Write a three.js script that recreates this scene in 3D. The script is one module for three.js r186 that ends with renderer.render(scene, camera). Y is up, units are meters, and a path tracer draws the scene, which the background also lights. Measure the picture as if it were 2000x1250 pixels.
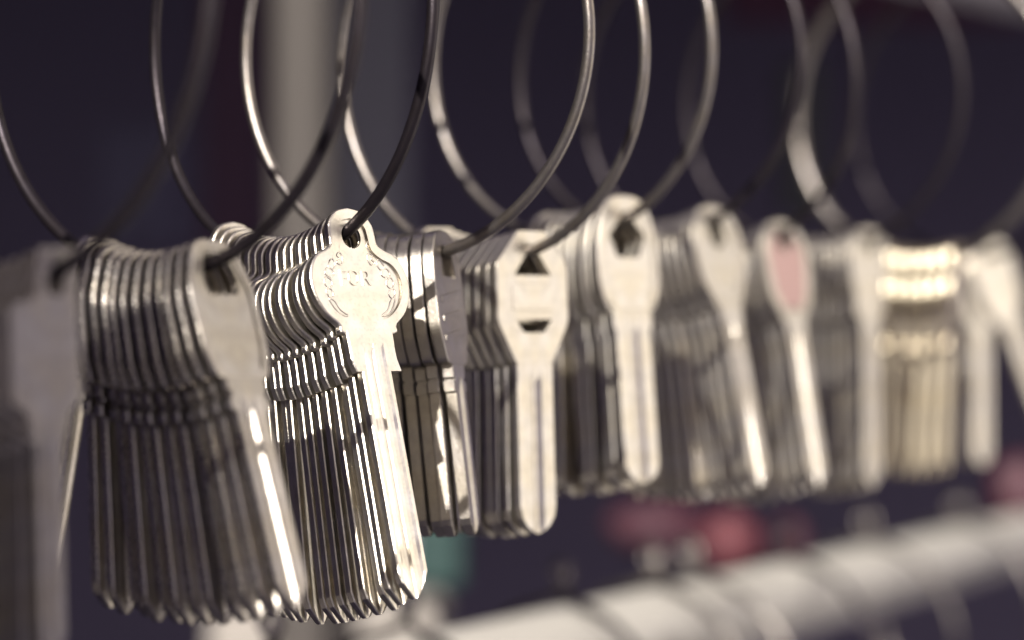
import * as THREE from 'three';
import { mergeGeometries } from 'three/addons/utils/BufferGeometryUtils.js';
import { RoundedBoxGeometry } from 'three/addons/geometries/RoundedBoxGeometry.js';
import { FontLoader } from 'three/addons/loaders/FontLoader.js';
import { TextGeometry } from 'three/addons/geometries/TextGeometry.js';
import { createNoise2D } from 'simplex-noise';

// ------------------------------------------------------------------ camera, sky, sun, exposure
const EYE = 1.5, FPX = 5333;                       // eye height in metres; focal length in photograph pixels (2000 wide)
const scene = new THREE.Scene();
const camera = new THREE.PerspectiveCamera(2 * Math.atan(625 / FPX) * 180 / Math.PI, 1.6, 0.02, 60);
camera.position.set(0, EYE, 0);
camera.lookAt(0, EYE, -1);
camera.focus = 0.398;
camera.userData.fStop = 11.1;
scene.add(camera);

const SUN = new THREE.Vector3(-0.2, 0.5, 0.84).normalize();
const sun = new THREE.DirectionalLight(0xffffff, 5);
sun.color.setRGB(1, 0.945, 0.86);
sun.position.copy(SUN).multiplyScalar(3).add(new THREE.Vector3(0, EYE, -0.5));
sun.target.position.set(0, EYE, -0.5);
sun.castShadow = true;
sun.shadow.mapSize.set(2048, 2048);
Object.assign(sun.shadow.camera, { left: -2, right: 2, top: 2, bottom: -2, near: 0.1, far: 8 });
scene.add(sun, sun.target);

function makeSky() {                               // hazy afternoon air: cream round the sun, violet grey away from it
  const w = 512, h = 256, d = new Float32Array(w * h * 4), v = new THREE.Vector3();
  for (let y = 0; y < h; y++) for (let x = 0; x < w; x++) {
    const el = ((y + 0.5) / h - 0.5) * Math.PI, az = ((x + 0.5) / w - 0.5) * 2 * Math.PI;
    v.set(Math.cos(el) * Math.cos(az), Math.sin(el), Math.cos(el) * Math.sin(az));
    const a = Math.acos(THREE.MathUtils.clamp(v.dot(SUN), -1, 1)) * 180 / Math.PI;
    const glow = 1.2 * Math.exp(-a / 26), hz = Math.exp(-Math.max(0, v.y) * 3.2);
    const i = (y * w + x) * 4;
    d[i] = 0.085 + 0.09 * hz + glow; d[i + 1] = 0.07 + 0.08 * hz + 0.92 * glow; d[i + 2] = 0.13 + 0.085 * hz + 0.8 * glow; d[i + 3] = 1;
  }
  const t = new THREE.DataTexture(d, w, h, THREE.RGBAFormat, THREE.FloatType);
  t.mapping = THREE.EquirectangularReflectionMapping;
  t.magFilter = t.minFilter = THREE.LinearFilter;
  t.wrapS = THREE.RepeatWrapping;
  t.needsUpdate = true;
  return t;
}
const sky = makeSky();
scene.background = sky;
scene.environment = sky;

const renderer = new THREE.WebGLRenderer({ antialias: true });
renderer.setSize(1024, 640);
renderer.shadowMap.enabled = true;
renderer.toneMapping = THREE.LinearToneMapping;
renderer.toneMappingExposure = 1.72;

// ------------------------------------------------------------------ helpers
let seed = 20240611;
const rnd = () => { seed = (seed + 0x6d2b79f5) | 0; let t = Math.imul(seed ^ (seed >>> 15), 1 | seed); t = (t + Math.imul(t ^ (t >>> 7), 61 | t)) ^ t; return ((t ^ (t >>> 14)) >>> 0) / 4294967296; };
const jit = (a) => (rnd() * 2 - 1) * a;
const DEG = Math.PI / 180;
const at = (px, py, z) => new THREE.Vector3((px - 1000) / FPX * z, EYE - (py - 625) / FPX * z, -z);   // a sight line and a distance in metres give a place
const taken = new Map();
const numbered = (n) => { const k = taken.get(n) || 0; taken.set(n, k + 1); return k ? `${n}_${String(k).padStart(3, '0')}` : n; };
function tag(o, label, category, group) {
  o.userData.label = label; o.userData.category = category;
  if (group) o.userData.group = group;
  return o;
}
function mesh(name, geo, m, parent) {
  const o = new THREE.Mesh(geo, m);
  o.name = parent ? name : numbered(name);
  o.castShadow = o.receiveShadow = true;
  (parent || scene).add(o);
  return o;
}
const structure = (o) => { o.userData.kind = 'structure'; return o; };
const noise = createNoise2D(rnd);
function grain(size, fn) {                         // greyscale texture from fn(u, v) in 0..1, tiles by blending at the seam
  const d = new Uint8Array(size * size * 4);
  for (let y = 0; y < size; y++) for (let x = 0; x < size; x++) {
    const g = Math.max(0, Math.min(255, Math.round(255 * fn(x / size, y / size)))), i = (y * size + x) * 4;
    d[i] = d[i + 1] = d[i + 2] = g; d[i + 3] = 255;
  }
  const t = new THREE.DataTexture(d, size, size);
  t.magFilter = THREE.LinearFilter; t.wrapS = t.wrapT = THREE.MirroredRepeatWrapping; t.needsUpdate = true;
  return t;
}
const N = (u, v, f) => noise(u * f, v * f) * 0.5 + 0.5;
const rep = (t, per) => { const c = t.clone(); c.repeat.set(1 / per, 1 / per); c.needsUpdate = true; return c; };
// plated metal: blasted grain, tumbling patches, fine scratches
const roughTex = grain(1024, (u, v) => {
  const patch = N(u, v, 7) * 0.5 + N(u + 3, v, 19) * 0.3 + N(u, v + 5, 60) * 0.2, fine = N(u, v, 210);
  const scratch = Math.pow(N(u + v * 0.35, v * 0.06, 160), 10) * 0.5;
  return 0.62 + 0.2 * (patch - 0.5) + 0.14 * (fine - 0.5) - scratch * 0.2;
});
const bumpTex = grain(1024, (u, v) => 0.5 + 0.24 * (N(u, v, 170) - 0.5) + 0.4 * (N(u + 2, v, 75) - 0.5) + 0.35 * (N(u, v + 9, 24) - 0.5));
const toneTex = (() => {
  const s = 256, d = new Uint8Array(s * s * 4);
  for (let y = 0; y < s; y++) for (let x = 0; x < s; x++) {
    const k = 0.93 + 0.07 * N(x / s, y / s, 9) - 0.08 * Math.pow(N(x / s + 4, y / s, 34), 5), warm = N(x / s, y / s + 7, 5), i = (y * s + x) * 4;
    d[i] = 255 * Math.min(1, k); d[i + 1] = 255 * Math.min(1, k * (0.99 - 0.015 * warm)); d[i + 2] = 255 * Math.min(1, k * (0.98 - 0.06 * warm)); d[i + 3] = 255;
  }
  const t = new THREE.DataTexture(d, s, s);
  t.colorSpace = THREE.SRGBColorSpace; t.magFilter = THREE.LinearFilter; t.wrapS = t.wrapT = THREE.MirroredRepeatWrapping; t.needsUpdate = true;
  return t;
})();
const KR = rep(roughTex, 16), KB = rep(bumpTex, 16), KT = rep(toneTex, 30);
function metal(r, g, b, rough, metalness, bump) {
  const m = new THREE.MeshStandardMaterial({ metalness, roughness: rough, roughnessMap: KR, bumpMap: KB, bumpScale: bump, map: KT });
  m.color.setRGB(r, g, b);
  return m;
}
const plain = (r, g, b, rough, metalness = 0) => { const m = new THREE.MeshStandardMaterial({ roughness: rough, metalness }); m.color.setRGB(r, g, b); return m; };
const M = {
  nickel: metal(0.62, 0.6, 0.575, 0.52, 1, 0.000014),
  nickelBright: metal(0.79, 0.77, 0.74, 0.55, 1, 0.000014),
  nickelShaded: metal(0.44, 0.42, 0.41, 0.58, 1, 0.00001),  // nickel darkened to carry the shade on the second bunch
  brass: metal(0.7, 0.64, 0.52, 0.6, 1, 0.00001),
  nickelShadedDark: metal(0.4, 0.385, 0.385, 0.58, 1, 0.00001),  // leftmost bunch: its shade is put into a darker metal colour
  greyNickel: metal(0.42, 0.4, 0.385, 0.52, 1, 0.00001),
  redPaint: plain(0.32, 0.2, 0.185, 0.4),
  wireDark: metal(0.03, 0.025, 0.032, 0.6, 0.75, 0.00002),
  wireSteel: metal(0.22, 0.205, 0.205, 0.55, 0.9, 0.00002),
  pipe: plain(0.46, 0.44, 0.405, 0.45),
};

// ------------------------------------------------------------------ key geometry (built in millimetres; x across the face, y up, z out of the face; origin where the wire passes)
const V2 = (a) => a.map(([x, u]) => new THREE.Vector2(x, -u));
function smooth(pts, n = 72) { return new THREE.SplineCurve([...V2(pts), V2(pts)[0]]).getPoints(n).slice(0, -1); }
function rounded(pts, r = 0.8, k = 4) {            // polygon with rounded corners
  const p = V2(pts), out = [];
  p.forEach((c, i) => {
    const a = p[(i + p.length - 1) % p.length], b = p[(i + 1) % p.length];
    const da = a.clone().sub(c), db = b.clone().sub(c), q = Math.min(r, da.length() * 0.45, db.length() * 0.45);
    const s = c.clone().add(da.setLength(q)), e = c.clone().add(db.setLength(q));
    for (let j = 0; j <= k; j++) { const t = j / k; out.push(new THREE.Vector2((1 - t) ** 2 * s.x + 2 * t * (1 - t) * c.x + t * t * e.x, (1 - t) ** 2 * s.y + 2 * t * (1 - t) * c.y + t * t * e.y)); }
  });
  return out;
}
const mirror = (half) => [...half, ...half.slice().reverse().filter(([x]) => x > 0).map(([x, u]) => [-x, u])];
const ellipse = (cx, cu, rx, ru, n = 26) => Array.from({ length: n }, (_, i) => new THREE.Vector2(cx + rx * Math.cos(i / n * 2 * Math.PI), -(cu + ru * Math.sin(i / n * 2 * Math.PI))));
function inset(pts, w) {
  const area = THREE.ShapeUtils.area(pts) > 0 ? 1 : -1;
  return pts.map((c, i) => {
    const a = pts[(i + pts.length - 1) % pts.length], b = pts[(i + 1) % pts.length];
    const t1 = c.clone().sub(a).normalize(), t2 = b.clone().sub(c).normalize();
    const n = new THREE.Vector2(-(t1.y + t2.y), t1.x + t2.x).normalize().multiplyScalar(area * w);
    return c.clone().add(n);
  });
}
function slab(outline, holes, thick, bevel = 0.25) {
  const s = new THREE.Shape(outline);
  for (const h of holes) s.holes.push(new THREE.Path(h));
  const g = new THREE.ExtrudeGeometry(s, { depth: thick - 2 * bevel, bevelEnabled: bevel > 0, bevelThickness: bevel, bevelSize: bevel, bevelOffset: -bevel, bevelSegments: 3, steps: 1, curveSegments: 8 });
  g.translate(0, 0, -thick / 2 + bevel);
  return g;
}
const metres = (g) => g.scale(0.001, 0.001, 0.001);
function bow(outline, holes, t, rim = 0, recess = 0.3, inner = null) {
  if (inner) return [metres(slab(outline, [inner], t, 0.36)), metres(slab(inset(inner, -0.36), holes, t - 2 * recess, 0.1))];
  if (!rim) return [metres(slab(outline, holes, t))];
  return [metres(slab(outline, [inset(outline, rim)], t, Math.min(0.42, rim * 0.42))), metres(slab(inset(outline, rim - 0.42), holes, t - 2 * recess, 0.12))];
}
// joins geometries and sorts their triangles into faces (first material) and cut edges (second material)
function split(geos) {
  const g = mergeGeometries(geos.map((x) => { const y = x.index ? x.toNonIndexed() : x.clone(); y.clearGroups(); return y; }));
  const p = g.attributes.position, u = g.attributes.uv, n = g.attributes.normal, face = [], edge = [];
  const a = new THREE.Vector3(), b = new THREE.Vector3(), c = new THREE.Vector3();
  for (let i = 0; i < p.count; i += 3) {
    a.fromBufferAttribute(p, i); b.fromBufferAttribute(p, i + 1).sub(a); c.fromBufferAttribute(p, i + 2).sub(a);
    b.cross(c).normalize();
    (Math.abs(b.z) > 0.75 ? face : edge).push(i, i + 1, i + 2);
  }
  const order = [...face, ...edge], out = new THREE.BufferGeometry();
  for (const [name, at, k] of [['position', p, 3], ['normal', n, 3], ['uv', u, 2]]) {
    const d = new Float32Array(order.length * k);
    order.forEach((src, i) => { for (let j = 0; j < k; j++) d[i * k + j] = at.array[src * k + j]; });
    out.setAttribute(name, new THREE.BufferAttribute(d, k));
  }
  out.addGroup(0, face.length, 0); out.addGroup(face.length, edge.length, 1);
  return out;
}
// blade: cross-section lofted along the key. stations [u, left, right, groove 0..1, thickness scale]
function blade(stations, section, t) {
  const pos = [], uv = [], rows = stations.map(([u, L, Rr, gr, ts = 1]) => section(L, Rr, gr, t / 2 * ts).map(([v, w]) => [v, -u, w]));
  const put = (a, b, c) => { for (const p of [a, b, c]) pos.push(...p); const nx = Math.abs((b[1] - a[1]) * (c[2] - a[2]) - (b[2] - a[2]) * (c[1] - a[1])), nz = Math.abs((b[0] - a[0]) * (c[1] - a[1]) - (b[1] - a[1]) * (c[0] - a[0])); for (const p of [a, b, c]) uv.push(nx > nz ? p[2] + 3 : p[0], p[1]); };
  for (let i = 0; i + 1 < rows.length; i++) for (let j = 0, n = rows[i].length; j < n; j++) {
    const a = rows[i][j], b = rows[i][(j + 1) % n], c = rows[i + 1][j], d = rows[i + 1][(j + 1) % n];
    put(a, c, b); put(b, c, d);
  }
  for (const [r, flip] of [[rows[0], 1], [rows[rows.length - 1], 0]]) {
    const m = [0, 1, 2].map((k) => r.reduce((s, p) => s + p[k], 0) / r.length);
    r.forEach((p, j) => { const q = r[(j + 1) % r.length]; flip ? put(m, p, q) : put(m, q, p); });
  }
  const g = new THREE.BufferGeometry();
  g.setAttribute('position', new THREE.Float32BufferAttribute(pos, 3));
  g.setAttribute('uv', new THREE.Float32BufferAttribute(uv, 2));
  g.computeVertexNormals();
  return metres(g);
}
// grooves: list of [v, depth] for the front from left to right; back gets one groove
const section = (front, back) => (L, R, gr, h) => {
  const c = Math.min(0.16, (R - L) * 0.2), lim = (v) => Math.max(L + c, Math.min(R - c, v));
  const f = front.map(([v, d]) => [lim(v), h - d * gr]), b = back.map(([v, d]) => [lim(v), -h + d * gr]);
  return [[L, -h + c], [L, h - c], [L + c, h], ...f, [R - c, h], [R, h - c], [R, -h + c], [R - c, -h], ...b, [L + c, -h]];
};
const twoGrooves = (k) => section([[-0.66 * k, 0], [-0.5 * k, 0.28], [-0.22 * k, 0.48], [0, 0.48], [0.07 * k, 0.08], [0.36 * k, 0.24], [0.6 * k, 0.2], [0.76 * k, 0]], [[0.55 * k, 0], [0.4 * k, 0.42], [0.0 * k, 0.42], [-0.14 * k, 0]]);
const midGroove = (k) => section([[-0.4 * k, 0], [-0.22 * k, 0.36], [0, 0.56], [0.14 * k, 0.5], [0.3 * k, 0.25], [0.44 * k, 0]], [[0.6 * k, 0], [0.45 * k, 0.4], [0.15 * k, 0.4], [0.0 * k, 0]]);
// tip: V point; the last few stations
function tipStations(end, c, w, len, g = 1) {
  return [[end - len, c - w, c + w, g], [end - len * 0.62, c - w * 0.86, c + w * 0.72, g * 0.95], [end - len * 0.3, c - w * 0.52, c + w * 0.42, g * 0.7, 0.94], [end - len * 0.08, c - w * 0.3, c + w * 0.2, g * 0.4, 0.84], [end, c - w * 0.2, c + w * 0.1, 0, 0.6]];
}
function roundTip(end, c, w, len, g = 1) {
  return [[end - len, c - w, c + w, g], [end - len * 0.6, c - w * 0.9, c + w * 0.9, g], [end - len * 0.3, c - w * 0.68, c + w * 0.68, g * 0.9, 0.95], [end - len * 0.08, c - w * 0.34, c + w * 0.34, g * 0.6, 0.88], [end, c - w * 0.12, c + w * 0.12, 0, 0.7]];
}

// a kind of key: function returning a Group with parts bow and blade; the front key of a bunch may carry more
const EDGES = new Map();                           // the same metal on cut edges, with coarser milling marks
function keyProto(bowGeos, bladeGeo, m, name) {
  const g = new THREE.Group(); g.name = name;
  if (!EDGES.has(m)) { const q = m.clone(); q.roughness = m === M.nickelShaded ? 0.44 : 0.56; q.bumpScale = 0.00003; EDGES.set(m, q); }
  const ms = [m, EDGES.get(m)];
  mesh('bow', split(bowGeos), ms, g);
  mesh('blade', split([bladeGeo]), ms, g);
  return g;
}

const font = await new FontLoader().loadAsync('fonts/droid/droid_sans_regular.typeface.json');
const KINDS = {};
{ // 1: block head with a narrower top lug, hole in the lug
  const t = 1.7, o = rounded([[-3, -3], [3.4, -3], [3.4, 2.6], [3.6, 3.2], [3.6, 14], [1.6, 15.5], [1.2, 18], [-4.9, 18], [-5.2, 15.5], [-7.6, 14.5], [-7.6, 3.4], [-3.2, 2.6]], 0.9);
  KINDS.block = keyProto(bow(o, [ellipse(0, 0.9, 1.9, 1.95)], t), blade([[17.9, -5.2, 1.2, 0], [18.6, -5.2, 1.2, 0.3], [18.6, -4.9, 0.9, 0.5], [18.9, -4.2, 0.2, 0.6], [20.5, -4.2, 0.2, 1], ...tipStations(43, -2, 2.2, 3)], section([[-3.6, 0], [-3.3, 0.4], [-2.2, 0.4], [-1.9, 0]], [[-1, 0], [-1.3, 0.4], [-2.4, 0.4], [-2.7, 0]]), t), M.nickelShadedDark, 'block_headed_key');
  for (const c of KINDS.block.children) c.geometry.scale(0.74, 1, 1);
}
{ // 2: house-shaped head with a wide window
  const t = 1.35, o = rounded(mirror([[2.2, -3.1], [4.0, -1.9], [5.2, 1.4], [6.0, 4.2], [5.8, 12], [4.8, 15.4], [3.5, 15.9]].map((p) => p)).map((p) => p), 1.2);
  const w = rounded([[-2.0, -1.3], [2.0, -1.3], [3.4, 2.6], [2.8, 4.4], [-2.8, 4.8], [-3.4, 2.6]], 0.7);
  KINDS.house = keyProto(bow(o, [w], t, 1.0, 0.2), blade([[15.8, -3.4, 3.4, 0], [17.2, -3.4, 3.4, 0], [17.6, -3.0, 3.0, 0], [18.0, -3.0, 3.0, 0], [18.5, -3.5, 3.5, 0.2], [19.9, -3.5, 3.5, 0.6], [20.2, -2.7, 2.7, 0.8], [22, -2.7, 2.7, 1], ...tipStations(46, 0, 2.7, 3.4)], twoGrooves(2.7), t), M.nickelShaded, 'window_headed_key');
  for (const c of KINDS.house.children) c.geometry.scale(1.22, 1, 1);
}
{ // 3: round head with eyelet
  const t = 1.35;
  const o = smooth([[0, -3.35], [2.4, -2.75], [4.0, -0.9], [4.3, 0.9], [4.45, 2.3], [5.6, 3.1], [7.3, 3.9], [8.7, 5.9], [9.1, 8.2], [8.6, 10.6], [7.3, 12.8], [5.4, 14.4], [4.45, 15.8],
    [-4.45, 15.8], [-5.4, 14.4], [-7.3, 12.8], [-8.6, 10.6], [-9.1, 8.2], [-8.7, 5.9], [-7.3, 3.9], [-5.6, 3.1], [-4.45, 2.3], [-4.3, 0.9], [-4.0, -0.9], [-2.4, -2.75]], 96);
  const flat = o.map((p) => new THREE.Vector2(p.x, Math.max(p.y, -15.8)));
  const st = [[15.2, -4.3, 4.3, 0], [17.2, -4.25, 4.25, 0], [17.8, -4.2, 4.2, 0.35], [18.6, -4.2, 4.2, 0.8], [19.6, -4.2, 4.25, 1], [20.6, -3.9, 4.5, 1], [21.4, -3.6, 4.7, 1], [21.4, -2.65, 2.75, 1], ...tipStations(54.6, 0.05, 2.7, 3.8)];
  const inner = smooth(mirror([[0, -2.05], [1.8, -1.6], [2.85, -0.4], [3.1, 1], [3.35, 2.9], [4.7, 4.1], [6.4, 4.9], [7.6, 6.4], [7.95, 8.3], [7.5, 10.3], [6.2, 12.2], [3.8, 13.8], [0, 14.4]]), 90);
  // the raised rim follows the eyelet and the disc but stops at the neck
  KINDS.round = keyProto(bow(flat, [ellipse(0, 1.0, 1.85, 1.95)], t, 1.15, 0.36, inner), blade(st, twoGrooves(2.7), t + 0.03), M.nickel, 'round_headed_key');
}
{ // 4: plain rounded plate
  const t = 1.9, o = rounded(mirror([[2.2, -3.4], [5, -2.6], [7.4, 0.4], [8, 3.5], [8, 12.5], [5.5, 17.4], [3.4, 17.8]]), 1.2);
  const h = rounded([[-2.6, -1.1], [2.8, -1.1], [4.6, 4.2], [-4.6, 4.2]], 0.8);
  const bars = [0, 1, 2].map((k) => metres(slab(rounded([[-5.6, 7.2 + 3 * k], [5.6, 5.6 + 3 * k], [5.6, 6.7 + 3 * k], [-5.6, 8.3 + 3 * k]], 0.3), [], t + 0.3, 0.1)));
  KINDS.plate = keyProto([...bow(o, [h], t), ...bars], blade([[17.7, -3.3, 3.3, 0], [19.6, -3.3, 3.3, 0], [19.6, -2.6, 2.6, 0], [20.2, -2.6, 2.6, 0.4], [20.2, -3.4, 3.4, 0.4], [21.8, -3.4, 3.4, 0.8], [21.8, -2.7, 2.7, 1], ...tipStations(44, 0, 2.7, 2.6)], midGroove(2.7), t), M.greyNickel, 'plate_headed_key');
}
{ // 5: octagon with triangle and half-moon openings
  const t = 1.7, o = rounded(mirror([[3.4, -3.6], [9, 1.9], [9, 11.6], [4.6, 18.6]]), 0.9);
  const tri = rounded([[0, -1.9], [5.2, 4.1], [-5.2, 4.1]], 0.7), moon = rounded([[-5, 10.9], [5, 10.9], [4.6, 11.6], [2.6, 13.6], [-2.6, 13.6], [-4.6, 11.6]], 0.5);
  const panel = metres(slab(rounded([[-5.4, 5.2], [5.4, 5.2], [5.4, 9.6], [-5.4, 9.6]], 0.4), [], t + 0.44, 0.15));
  KINDS.octagon = keyProto([...bow(o, [tri, moon], t), panel], blade([[18.5, -4.6, 4.6, 0], [20.5, -4.6, 4.6, 0.4], [21.5, -4.5, 4.5, 1], ...roundTip(46.5, 0, 4.5, 4.4)], midGroove(3.4), t), M.nickel, 'octagonal_headed_key');
}
{ // 6: tapered head with five-sided opening
  const t = 1.7, o = smooth([[0, -4.6], [3.4, -4.2], [6.2, -2.2], [8, 2], [8.5, 6.5], [8.3, 12], [7, 15.2], [5.4, 16.4], [-5.4, 16.4], [-7, 15.2], [-8.3, 12], [-8.5, 6.5], [-8, 2], [-6.2, -2.2], [-3.4, -4.2]], 72).map((p) => new THREE.Vector2(p.x, Math.max(p.y, -16.4)));
  const pent = rounded([[0, -2.2], [5.2, 2.6], [3.2, 6.8], [-3.2, 6.8], [-5.2, 2.6]], 0.5);
  KINDS.tapered = keyProto(bow(o, [pent], t, 1.3, 0.15), blade([[16.3, -5.3, 5.3, 0], [19.6, -5.3, 5.3, 0.4], [19.6, -4.7, 4.7, 0.7], [21, -4.7, 4.7, 1], ...roundTip(47.5, 0, 4.7, 3.6)], midGroove(3.4), t), M.nickel, 'tapered_headed_key');
}
const ovalHead = (w, top, bot, neck) => smooth([[0, top], [w * 0.55, top + 1], [w * 0.9, top + 4.4], [w, top + 9], [w * 0.88, bot - 6], [w * 0.62, bot - 2.2], [neck, bot], [-neck, bot], [-w * 0.62, bot - 2.2], [-w * 0.88, bot - 6], [-w, top + 9], [-w * 0.9, top + 4.4], [-w * 0.55, top + 1]], 72).map((p) => new THREE.Vector2(p.x, Math.max(p.y, -bot)));
{ // 7: long oval with raised rim and long slot
  const t = 1.7;
  KINDS.oval = keyProto(bow(ovalHead(9, -3.2, 18, 3.8), [ellipse(0, 2.4, 2.8, 3.5)], t, 2, 0.25), blade([[17.9, -3.8, 3.8, 0], [21, -3.8, 3.8, 0.4], [21, -3.2, 3.2, 0.8], [22.4, -3.2, 3.2, 1], ...tipStations(53.8, 0, 3.2, 3.4)], twoGrooves(3.2), t), M.nickel, 'oval_headed_key');
}
{ // 8: oval head, recess painted red on the front key
  const t = 1.7, o = ovalHead(9.3, -3.2, 19, 3.8);
  KINDS.painted = keyProto(bow(o, [ellipse(0, 1.4, 2.3, 2.4)], t, 2.1, 0.25), blade([[18.9, -3.8, 3.8, 0], [22, -3.8, 3.8, 0.4], [22, -3.3, 3.3, 0.8], [23.4, -3.3, 3.3, 1], ...tipStations(54.4, 0, 3.3, 3.4)], twoGrooves(3.3), t), M.nickel, 'oval_headed_key');
}
{ // 9: waisted head
  const t = 1.7, o = rounded(mirror([[3, -3.2], [7, -1], [8.2, 4], [7.6, 9], [6.2, 12], [6, 17], [3.6, 18.6]]), 1.6);
  KINDS.waisted = keyProto(bow(o, [ellipse(0, 0.9, 2.1, 2)], t, 1.3, 0.2), blade([[18.5, -3.6, 3.6, 0], [21, -3.6, 3.6, 0.4], [21, -3.3, 3.3, 0.8], [22.4, -3.3, 3.3, 1], ...tipStations(58, 0, 3.3, 3.4)], midGroove(3.3), t), M.nickel, 'waisted_key');
}
{ // 10: brass, two-lobed head with collar
  const t = 1.8, o = rounded(mirror([[3, -3], [7, -1.4], [7.8, 2.5], [6.6, 5.6], [7.8, 8.5], [7.2, 12], [4, 15.4], [3.6, 21.6], [4.9, 22.4], [4.9, 25]]), 1.3);
  KINDS.lobed = keyProto(bow(o, [ellipse(0, 0.9, 2.1, 2)], t), blade([[24.9, -3.3, 3.3, 0], [26, -3.3, 3.3, 0.5], [27, -3.3, 3.3, 1], ...tipStations(56, 0, 3.3, 3.4)], midGroove(3.3), t), M.brass, 'brass_key');
}
{ // 11: big oval with a small second hole
  const t = 1.8;
  KINDS.broad = keyProto(bow(ovalHead(8.8, -3.4, 21, 3.6), [ellipse(0, 0.9, 2, 2), ellipse(0.5, 9.5, 1.2, 1.5)], t, 1.4, 0.2), blade([[20.9, -3.5, 3.5, 0], [24, -3.5, 3.5, 0.6], [25, -3.6, 3.6, 1], ...roundTip(58, 0, 3.6, 4)], midGroove(3.6), t), M.nickelBright, 'broad_headed_key');
}

// ------------------------------------------------------------------ the bunches: each a closed wire ring with keys threaded on it
const RING = 34, WIRE = 0.92, Y = new THREE.Vector3(0, 1, 0);
const ORD = ['front', 'second', 'third', 'fourth', 'fifth', 'sixth', 'seventh', 'eighth', 'ninth', 'tenth', 'eleventh', 'twelfth', 'thirteenth', 'fourteenth', 'fifteenth', 'sixteenth', 'seventeenth', 'eighteenth', 'nineteenth'];
// cx, cy: sight line of the ring's centre; z distance (m); th: turn of the ring about the vertical; a: where the front key hangs (degrees round from the bottom); n keys; p spacing (mm);
// lean of the front key and change per key (degrees); yaw of the keys against the ring
const BUNCHES = [
  { kind: 'block', cx: -55, cy: -5, z: 0.312, th: 58, a: 21, n: 8, p: 2.1, lean: 2, d: 0.4, yaw: -25, wire: 'wireDark', ring: 'dark wire ring farthest left, nearest the camera and very blurred', of: 'dull square-headed key', where: 'bunch at the left edge', group: 'keys of the leftmost bunch' },
  { kind: 'house', cx: 313, cy: 28, z: 0.357, th: 52, a: 16.5, n: 13, p: 1.9, lean: 18, d: 1.4, yaw: 9, wire: 'wireDark', ring: 'dark wire ring of the bunch with windowed key heads, second from left', of: 'grey window-headed key', where: 'second bunch from the left', group: 'keys of the second bunch' },
  { kind: 'round', cx: 553, cy: 62, z: 0.409, th: 42, a: 27.5, n: 17, p: 1.84, lean: 16, d: 0.82, yaw: 0, wire: 'wireDark', ring: 'dark wire ring through the sharp keys stamped with letters', of: 'shiny round-headed key', where: 'bunch of the sharp lettered key', group: 'keys of the bunch in focus' },
  { kind: 'plate', cx: 798, cy: 78, z: 0.428, th: 54, a: 10.5, n: 9, p: 2.5, lean: 8, d: 0.5, yaw: 22, wire: 'wireSteel', ring: 'bright steel ring just right of the lettered key', of: 'edge-on plate-headed key', where: 'bunch right of the lettered key', group: 'keys of the fourth bunch' },
  { kind: 'octagon', cx: 954, cy: 112, z: 0.458, th: 49, a: 15, n: 11, p: 2.1, lean: 2, d: 0.3, yaw: 0, wire: 'wireSteel', ring: 'steel ring of the octagonal-headed keys at the centre', of: 'pale octagonal-headed key', where: 'bunch at the centre', group: 'keys of the fifth bunch' },
  { kind: 'tapered', cx: 1108, cy: 102, z: 0.502, th: 48, a: 23, n: 9, p: 2.1, lean: 5, d: 0.4, yaw: 0, wire: 'wireSteel', ring: 'steel ring of the keys with five-sided openings', of: 'key with five-sided opening', where: 'bunch right of the octagonal keys', group: 'keys of the sixth bunch' },
  { kind: 'oval', cx: 1277, cy: 134, z: 0.552, th: 53, a: 24, n: 12, p: 1.95, lean: 12, d: 0.7, yaw: 0, wire: 'wireDark', ring: 'dark blurred ring of the oval keys left of the red key', of: 'blurred oval-headed key', where: 'bunch left of the red key', group: 'keys of the seventh bunch' },
  { kind: 'painted', cx: 1400, by: 496, r: 35.5, z: 0.594, th: 52, a: 27, n: 10, p: 1.95, lean: 10, d: 0.6, yaw: 0, wire: 'wireDark', ring: 'dark blurred ring carrying the key with the red head', of: 'blurred oval-headed key', where: 'bunch behind the red key', group: 'keys of the red key bunch' },
  { kind: 'waisted', cx: 1600, by: 492, r: 37, z: 0.652, th: 55, a: 20, n: 8, p: 2.0, lean: 1, d: 0.2, yaw: -6, wire: 'wireDark', ring: 'dark blurred ring right of the red key', of: 'blurred greyish key', where: 'bunch right of the red key', group: 'keys of the ninth bunch' },
  { kind: 'lobed', cx: 1800, by: 508, r: 38.5, z: 0.70, th: 50, a: 14, n: 8, p: 3.5, lean: -3, d: 0.2, yaw: 20, thick: 1, wire: 'wireSteel', ring: 'pale bright ring above the yellowish edge-on keys', of: 'edge-on yellowish brass key', where: 'brass bunch near the right', group: 'keys of the brass bunch' },
  { kind: 'broad', cx: 1905, by: 500, r: 39.5, z: 0.758, th: 50, a: 5, n: 3, p: 2.4, lean: 0, d: 0, yaw: -8, wire: 'wireDark', ring: 'blurred pale ring at the right edge of the photo', of: 'blurred pale oval-headed key', where: 'bunch at the right edge', group: 'keys of the rightmost bunch' },
];
const FRONT = {
  block: 'dull square-headed key hanging front-most at the left edge of the photo',
  house: 'grey key with windowed head and pointed tip, front of the second bunch',
  round: 'shiny round key stamped FOR inside a leaf wreath, sharpest of all',
  plate: 'grey plate-headed key turned nearly edge-on, just right of the lettered key',
  octagon: 'pale octagonal key with triangular and half-moon openings at the centre',
  tapered: 'bright key with five-sided opening, right of the octagonal key',
  oval: 'blurred oval key with bright left rim, left of the red key',
  painted: 'key with red painted head and pinkish blade, blurred',
  waisted: 'greyish blurred key front-most between the red key and the brass bunch',
  lobed: 'yellowish brass key at the right end of the brass bunch',
  broad: 'blurred pale oval key tilted to the right at the right edge',
};
const PLATE = new Map();
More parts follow.
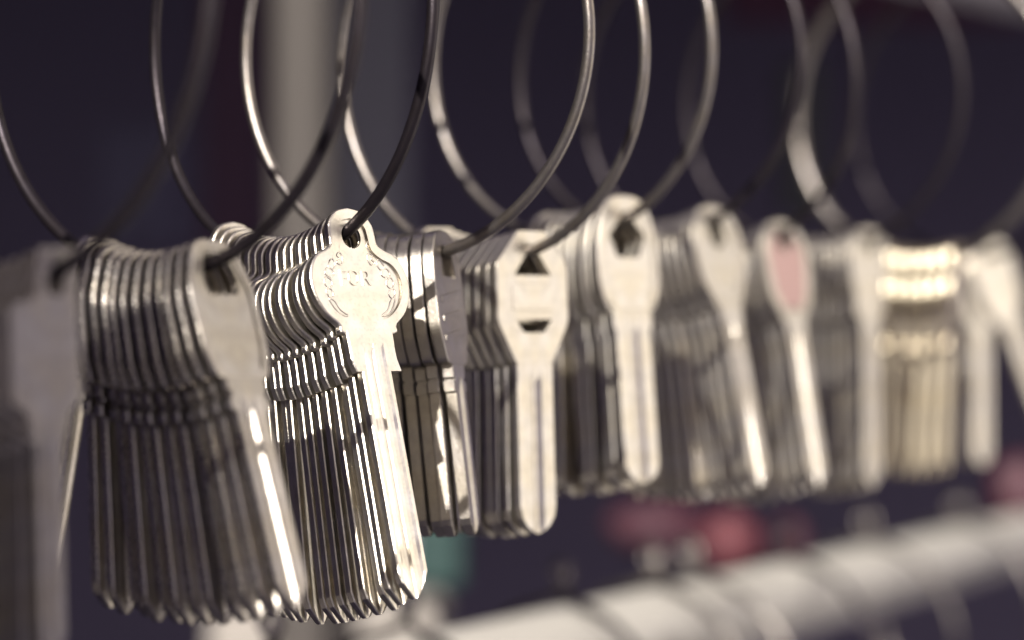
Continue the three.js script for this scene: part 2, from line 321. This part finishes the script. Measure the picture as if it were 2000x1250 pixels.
for (const b of BUNCHES) {
  const R = b.r || RING;
  if (b.by) b.cy = b.by - R * 0.001 * FPX / b.z;
  b.R = R;
  const C = at(b.cx, b.cy, b.z), e = new THREE.Vector3(Math.sin(b.th * DEG), 0, Math.cos(b.th * DEG)), side = new THREE.Vector3().crossVectors(Y, e);
  b.C = C; b.e = e;
  const rr = b.thick ? 1.6 : WIRE;
  // the ring: a slightly uneven closed wire
  const pts = [], ph = rnd() * 6;
  for (let i = 0; i < 64; i++) {
    const a = i / 64 * 2 * Math.PI, rad = (R + 0.5 * Math.sin(2 * a + ph) * (1 - Math.cos(a)) * 0.5) * 0.001;
    pts.push(e.clone().multiplyScalar(Math.sin(a) * rad).addScaledVector(Y, -Math.cos(a) * rad).addScaledVector(side, 0.0006 * Math.sin(a * 2 + ph) * (1 - Math.cos(a))));
  }
  const tube = new THREE.TubeGeometry(new THREE.CatmullRomCurve3(pts, true), 180, rr * 0.001, 12, true);
  const tuv = tube.attributes.uv;
  for (let i = 0; i < tuv.count; i++) tuv.setXY(i, tuv.getX(i) * 214, tuv.getY(i) * 6);
  const ring = mesh('wire_ring', tube, M[b.wire]);
  ring.position.copy(C);
  tag(ring, b.ring, 'wire ring', 'wire rings along the upper rail');
  // the keys
  const proto = KINDS[b.kind];
  for (let j = 0; j < b.n; j++) {
    const k = proto.clone();
    k.name = numbered(proto.name);
    const a = (b.a - j * b.p / R / DEG + (j ? jit(0.25) : 0)) * DEG;
    const P = C.clone().addScaledVector(e, Math.sin(a) * R * 0.001).addScaledVector(Y, -Math.cos(a) * R * 0.001);
    const lean = (b.lean - j * b.d + (j ? jit(0.42) : 0)) * DEG;
    const up = Y.clone().multiplyScalar(Math.cos(lean)).addScaledVector(e, -Math.sin(lean));
    const n = e.clone().multiplyScalar(Math.cos(lean)).addScaledVector(Y, Math.sin(lean));
    const m = new THREE.Matrix4().makeBasis(new THREE.Vector3().crossVectors(up, n), up, n);
    k.quaternion.setFromRotationMatrix(m);
    k.rotateY((b.yaw + (j ? jit(2.2) : 0)) * DEG);
    k.rotateZ((j ? jit(1) + (rnd() < 0.2 ? jit(3) : 0) : 0) * DEG);
    if (b.kind === 'broad' && j === 0) k.rotateZ(30 * DEG);
    k.position.copy(P);
    scene.add(k);
    const label = j === 0 ? FRONT[b.kind] : j === b.n - 1 ? `${b.of}, farthest back in the ${b.where}` : `${b.of}, ${ORD[j]} from the front, ${b.where}`;
    tag(k, label, 'key', b.group);
    if (j === 0) b.front = k;
    b.last = k;
  }
}
// the lettered key: raised letters and a wreath of scrolls
{
  const k = BUNCHES[2].front;
  for (const c of k.children) c.material = [M.nickelBright, EDGES.get(M.nickel)];  // faces lightened past the rest of the bunch, standing in for bright reflected light
  const z = 0.000315 - 0.00002;
  const tg = new TextGeometry('FOR', { font, size: 2.3, depth: 0.22, curveSegments: 4, bevelEnabled: false });
  tg.computeBoundingBox();
  tg.translate(-(tg.boundingBox.max.x + tg.boundingBox.min.x) / 2 - 0.6, -8.4, 0);
  const letters = mesh('lettering', metres(tg), M.nickelBright, k);
  letters.position.z = z - 0.00003;
  letters.userData.label = 'stamped letters reading FOR';
  const scrolls = [
    [[-3.3, 3.9], [-2.7, 3.5], [-2.3, 4.3], [-2.8, 5.3], [-3.5, 5.0], [-3.0, 4.4]], [[-3.4, 2.4], [-3.0, 1.7], [-2.6, 2.4], [-2.9, 3.1], [-3.5, 3.2]],
    [[-4.9, 5.0], [-4.3, 4.4], [-3.9, 5.2], [-4.4, 6.0], [-5.2, 5.7]], [[-5.6, 5.9], [-4.7, 6.0], [-4.4, 6.8], [-5.2, 7.2], [-6, 6.7]],
    [[-6.0, 7.2], [-5.2, 7.6], [-5.1, 8.4], [-5.8, 8.9], [-6.4, 8.1]], [[-6.2, 8.9], [-5.4, 9.1], [-5.2, 10.0], [-5.7, 10.4], [-6.3, 9.7]],
    [[-6.1, 10.4], [-5.3, 10.7], [-4.4, 12.1], [-3.1, 13.0], [-4.4, 12.8], [-5.5, 11.7]],
  ];
  const tubes = [];
  for (const s of [1, -1]) for (const c of scrolls) {
    const cv = new THREE.CatmullRomCurve3(c.map(([x, u]) => new THREE.Vector3(x * s, -u, 0)), true);
    tubes.push(metres(new THREE.TubeGeometry(cv, 40, 0.14, 6, true)));
  }
  mesh('leaf_wreath', mergeGeometries(tubes), M.nickelBright, k).position.z = z;
}
// red paint in the recess of the red key
{
  const k = BUNCHES[7].front, o = inset(ovalHead(9.3, -3.2, 19, 3.8), 2.3);
  const g = metres(slab(o, [ellipse(0, 1.4, 2.35, 2.45)], 1.7 - 0.5 + 0.06, 0.02));
  mesh('painted_recess', g, M.redPaint, k).userData.label = 'red painted recess of the key head';
}
// one key at the back of the second bunch leans the other way
{
  const b = BUNCHES[1], k = b.last;
  k.rotateX(12 * DEG); k.rotateY(12 * DEG);
  k.userData.label = 'thin key leaning left behind the leftmost bunch, its blade edge-on';
}

// ------------------------------------------------------------------ rails
function rodBetween(name, a, b, r, m, label, segments = 48) {
  const len = a.distanceTo(b), g = new THREE.CylinderGeometry(r, r, len, segments, 1, false);
  const o = mesh(name, g, m);
  o.position.copy(a).add(b).multiplyScalar(0.5);
  o.quaternion.setFromUnitVectors(Y, b.clone().sub(a).normalize());
  tag(o, label, 'rail');
  return o;
}
{
  const f = BUNCHES[0].C.clone().addScaledVector(Y, BUNCHES[0].R * 0.001 - 0.0062), l = BUNCHES[10].C.clone().addScaledVector(Y, BUNCHES[10].R * 0.001 - 0.0062), d = l.clone().sub(f);
  rodBetween('upper_rail', f.clone().addScaledVector(d, -0.4), l.clone().addScaledVector(d, 0.3), 0.005, plain(0.1, 0.09, 0.1, 0.5), 'slim rail above the frame on which the key rings hang');
}
const pipeA = at(1000, 1305, 0.7), pipeB = at(2000, 1056, 1.284), pipeDir = pipeB.clone().sub(pipeA).normalize();
rodBetween('lower_pipe', pipeA.clone().addScaledVector(pipeDir, -0.45), pipeB.clone().addScaledVector(pipeDir, 0.35), 0.013, M.pipe, 'pale round pipe running diagonally across the lower right');
const pipeOut = new THREE.Vector3().crossVectors(pipeDir, Y).normalize();     // horizontal, across the pipe
if (pipeOut.z < 0) pipeOut.negate();
const LOWER = [[520, 'M', 'dark wire ring end at the bottom, under the windowed keys'], [785, 'M', 'dark wire ring with crossed ends at the bottom, under the lettered key'], [1092, 'M', 'dark wire ring over the left part of the pale pipe'], [1268, 'S', 'brightest wire ring over the pipe, left one of the close pair'], [1345, 'S', 'dull silver wire ring over the pipe, right one of the close pair'],
  [1530, 'M', 'blurred dark wire ring crossing the middle of the pale pipe'], [1690, 'S', 'blurred grey wire ring crossing the pipe, second from the right edge'], [1870, 'S', 'blurred grey wire ring crossing the pipe nearest the right edge']];
for (const [px, kind, label] of LOWER) {
  // the place along the pipe that this ring hangs from
  let lo = -0.5, hi = 1;
  for (let i = 0; i < 40; i++) { const t = (lo + hi) / 2, p = pipeA.clone().addScaledVector(pipeDir, t); (p.x / -p.z * FPX + 1000 < px) ? lo = t : hi = t; }
  const c = pipeA.clone().addScaledVector(pipeDir, lo), th = (50 + jit(5)) * DEG, e = new THREE.Vector3(Math.sin(th), 0, Math.cos(th)), side = new THREE.Vector3(Math.cos(th), 0, -Math.sin(th));
  const RL = 38, top = 14.6, q = (o, u, s) => new THREE.Vector3().addScaledVector(e, o * 0.001).addScaledVector(Y, u * 0.001).addScaledVector(side, s * 0.001);
  const arc = (b, s) => q(RL * Math.sin(b * DEG), top - RL + RL * Math.cos(b * DEG), s);
  // an open ring: one end curls up over the other above the pipe
  const pts = [q(-1.5, top + 4.5, 2.4), q(-4, top + 8, 2.6), q(-1, top + 10.5, 2.4), q(2.2, top + 7.5, 2), q(0.5, top + 3, 1.7), q(4, top + 0.3, 1.6)];
  for (let k = 18; k < 350; k += 14) pts.push(arc(k, 1.4 - k / 140));
  pts.push(q(-3.5, top + 0.4, -1.4), q(1.5, top + 2.6, -1.6), q(4.2, top + 5.6, -1.4), q(3.4, top + 8.6, -1.2));
  const w = mesh('wire_ring', new THREE.TubeGeometry(new THREE.CatmullRomCurve3(pts, false), 220, 0.0011, 10, false), kind === 'S' ? M.wireSteel : M.wireDark);
  w.position.copy(c);
  tag(w, label, 'wire ring', 'wire rings over the lower pipe');
}

// ------------------------------------------------------------------ what stands behind, far out of focus
function panel(name, x0, x1, y0, y1, z, m, label, category, depth = 0.03, r = 0.004) {
  const a = at(x0, y0, z), b = at(x1, y1, z);
  const o = mesh(name, new RoundedBoxGeometry(b.x - a.x, a.y - b.y, depth, 2, r), m);
  o.position.set((a.x + b.x) / 2, (a.y + b.y) / 2, -z - depth / 2);
  if (label) tag(o, label, category);
  return o;
}
const wallM = plain(0.21, 0.185, 0.262, 0.95), sideM = plain(0.05, 0.042, 0.085, 0.9);
const back = mesh('back_wall', new THREE.BoxGeometry(3.4, 3.2, 0.06), wallM);
back.position.set(-0.7, 1.6, -2.6);
tag(structure(back), 'dark blurred wall behind everything', 'wall');
const sideW = mesh('side_wall', new THREE.BoxGeometry(0.06, 3.2, 3.8), sideM);
sideW.position.set(-0.9, 1.6, -0.7);
tag(structure(sideW), 'dark wall to the left, outside the frame', 'wall');
const awning = mesh('awning', new THREE.BoxGeometry(3.6, 0.02, 1.75), plain(0.05, 0.03, 0.05, 0.9));
awning.position.set(-0.5, EYE + 0.42, -0.9 - 0.875);
tag(awning, 'dark awning over the rails, outside the frame', 'awning');
{ // the sunlit wall across the way, which the key faces mirror
  const a = new THREE.Vector3(0.85, 0, -1.0), b = a.clone().add(new THREE.Vector3(0.8, 0, 0.6).multiplyScalar(2.7)), len = a.distanceTo(b);
  const o = mesh('pale_wall', new THREE.BoxGeometry(len, 5, 0.1), plain(0.72, 0.7, 0.66, 0.9));
  o.position.set((a.x + b.x) / 2, 2.5, (a.z + b.z) / 2);
  o.rotation.y = Math.atan2(-(b.z - a.z), b.x - a.x);
  tag(structure(o), 'sunlit pale wall to the right, outside the frame', 'wall');
}
{ // an unseen board added toward the sun to block it; its shade falls on the two left bunches and the blades behind the lettered key
  const A = new THREE.Vector3(SUN.z, 0, -SUN.x).normalize(), Q = new THREE.Vector3().crossVectors(SUN, A).normalize();
  const o = mesh('added_shade_board', new RoundedBoxGeometry(0.18, 0.16, 0.004, 2, 0.0015), plain(0.08, 0.07, 0.09, 0.8)), tilt = 14 * DEG;
  const A2 = A.clone().multiplyScalar(Math.cos(tilt)).addScaledVector(Q, Math.sin(tilt)), Q2 = Q.clone().multiplyScalar(Math.cos(tilt)).addScaledVector(A, -Math.sin(tilt));
  o.quaternion.setFromRotationMatrix(new THREE.Matrix4().makeBasis(A2, Q2, SUN));
  o.position.set(0, EYE, 0).addScaledVector(A, -0.1235).addScaledVector(Q, 0.168).addScaledVector(SUN, 0.05).addScaledVector(A2, -0.09).addScaledVector(Q2, -0.08);
  tag(o, 'unseen board added toward the sun to shade the left bunches', 'board');
}
const ground = mesh('ground', new THREE.PlaneGeometry(40, 40).rotateX(-Math.PI / 2), plain(0.05, 0.045, 0.07, 0.95));
structure(ground);

panel('post', 528, 650, -900, 2400, 1.25, plain(0.06, 0.052, 0.048, 0.8), 'taupe upright post, blurred, behind the lettered key', 'post', 0.028, 0.0135);
panel('grey_board', 650, 800, -700, 2400, 1.6, plain(0.27, 0.27, 0.3, 0.8), 'dark grey upright board beside the taupe post', 'board', 0.02);
panel('maroon_board', 395, 520, -700, 1100, 1.7, plain(0.11, 0.06, 0.1, 0.8), 'dark maroon upright board left of the taupe post', 'board', 0.02);
panel('pale_box', 400, 870, 1190, 1700, 1.3, plain(0.27, 0.245, 0.225, 0.8), 'pale beige box low behind the sharp keys', 'box', 0.1, 0.01);
panel('teal_box', 800, 905, 1000, 1150, 1.25, plain(0.008, 0.032, 0.03, 0.7), 'teal box blurred below the fourth bunch', 'box', 0.05);
panel('maroon_cloth', 1420, 2300, -500, 45, 1.8, plain(0.1, 0.04, 0.07, 0.9), 'maroon cloth edge at the top right, blurred', 'cloth', 0.02);
panel('blue_grey_box', 190, 330, 240, 470, 2.0, plain(0.2, 0.19, 0.27, 0.9), 'dim blue grey box far behind the left rings', 'box', 0.1);
panel('grey_strip', 1530, 1610, 120, 420, 1.7, plain(0.08, 0.085, 0.085, 0.8), 'greyish strip behind the rings at right', 'board', 0.02);
function blob(name, px, py, z, rx, ry, m, label, cat) {
  const g = new THREE.SphereGeometry(1, 32, 20), p = g.attributes.position;
  for (let i = 0; i < p.count; i++) { const k = 1 + 0.08 * noise(p.getX(i) * 1.3 + px, p.getY(i) * 1.3); p.setXYZ(i, p.getX(i) * k * rx, p.getY(i) * k * ry, p.getZ(i) * k * rx); }
  g.computeVertexNormals();
  const o = mesh(name, g, m); o.position.copy(at(px, py, z)); return tag(o, label, cat);
}
const redM = plain(0.09, 0.018, 0.026, 0.6);
blob('red_bag', 1425, 1060, 1.2, 0.013, 0.014, redM, 'red blurred bag above the pipe, brightest of the red ones', 'bag');
blob('red_bag', 1290, 1030, 1.3, 0.026, 0.014, plain(0.045, 0.012, 0.022, 0.6), 'dark red blurred bag left of the brighter one', 'bag');
blob('red_bag', 1540, 1060, 1.3, 0.009, 0.012, plain(0.05, 0.012, 0.022, 0.6), 'small dark red blurred bag right of the brighter one', 'bag');
blob('red_bag', 1990, 960, 1.3, 0.014, 0.018, plain(0.05, 0.012, 0.022, 0.6), 'red blurred bag at the right edge above the pipe', 'bag');

renderer.render(scene, camera);
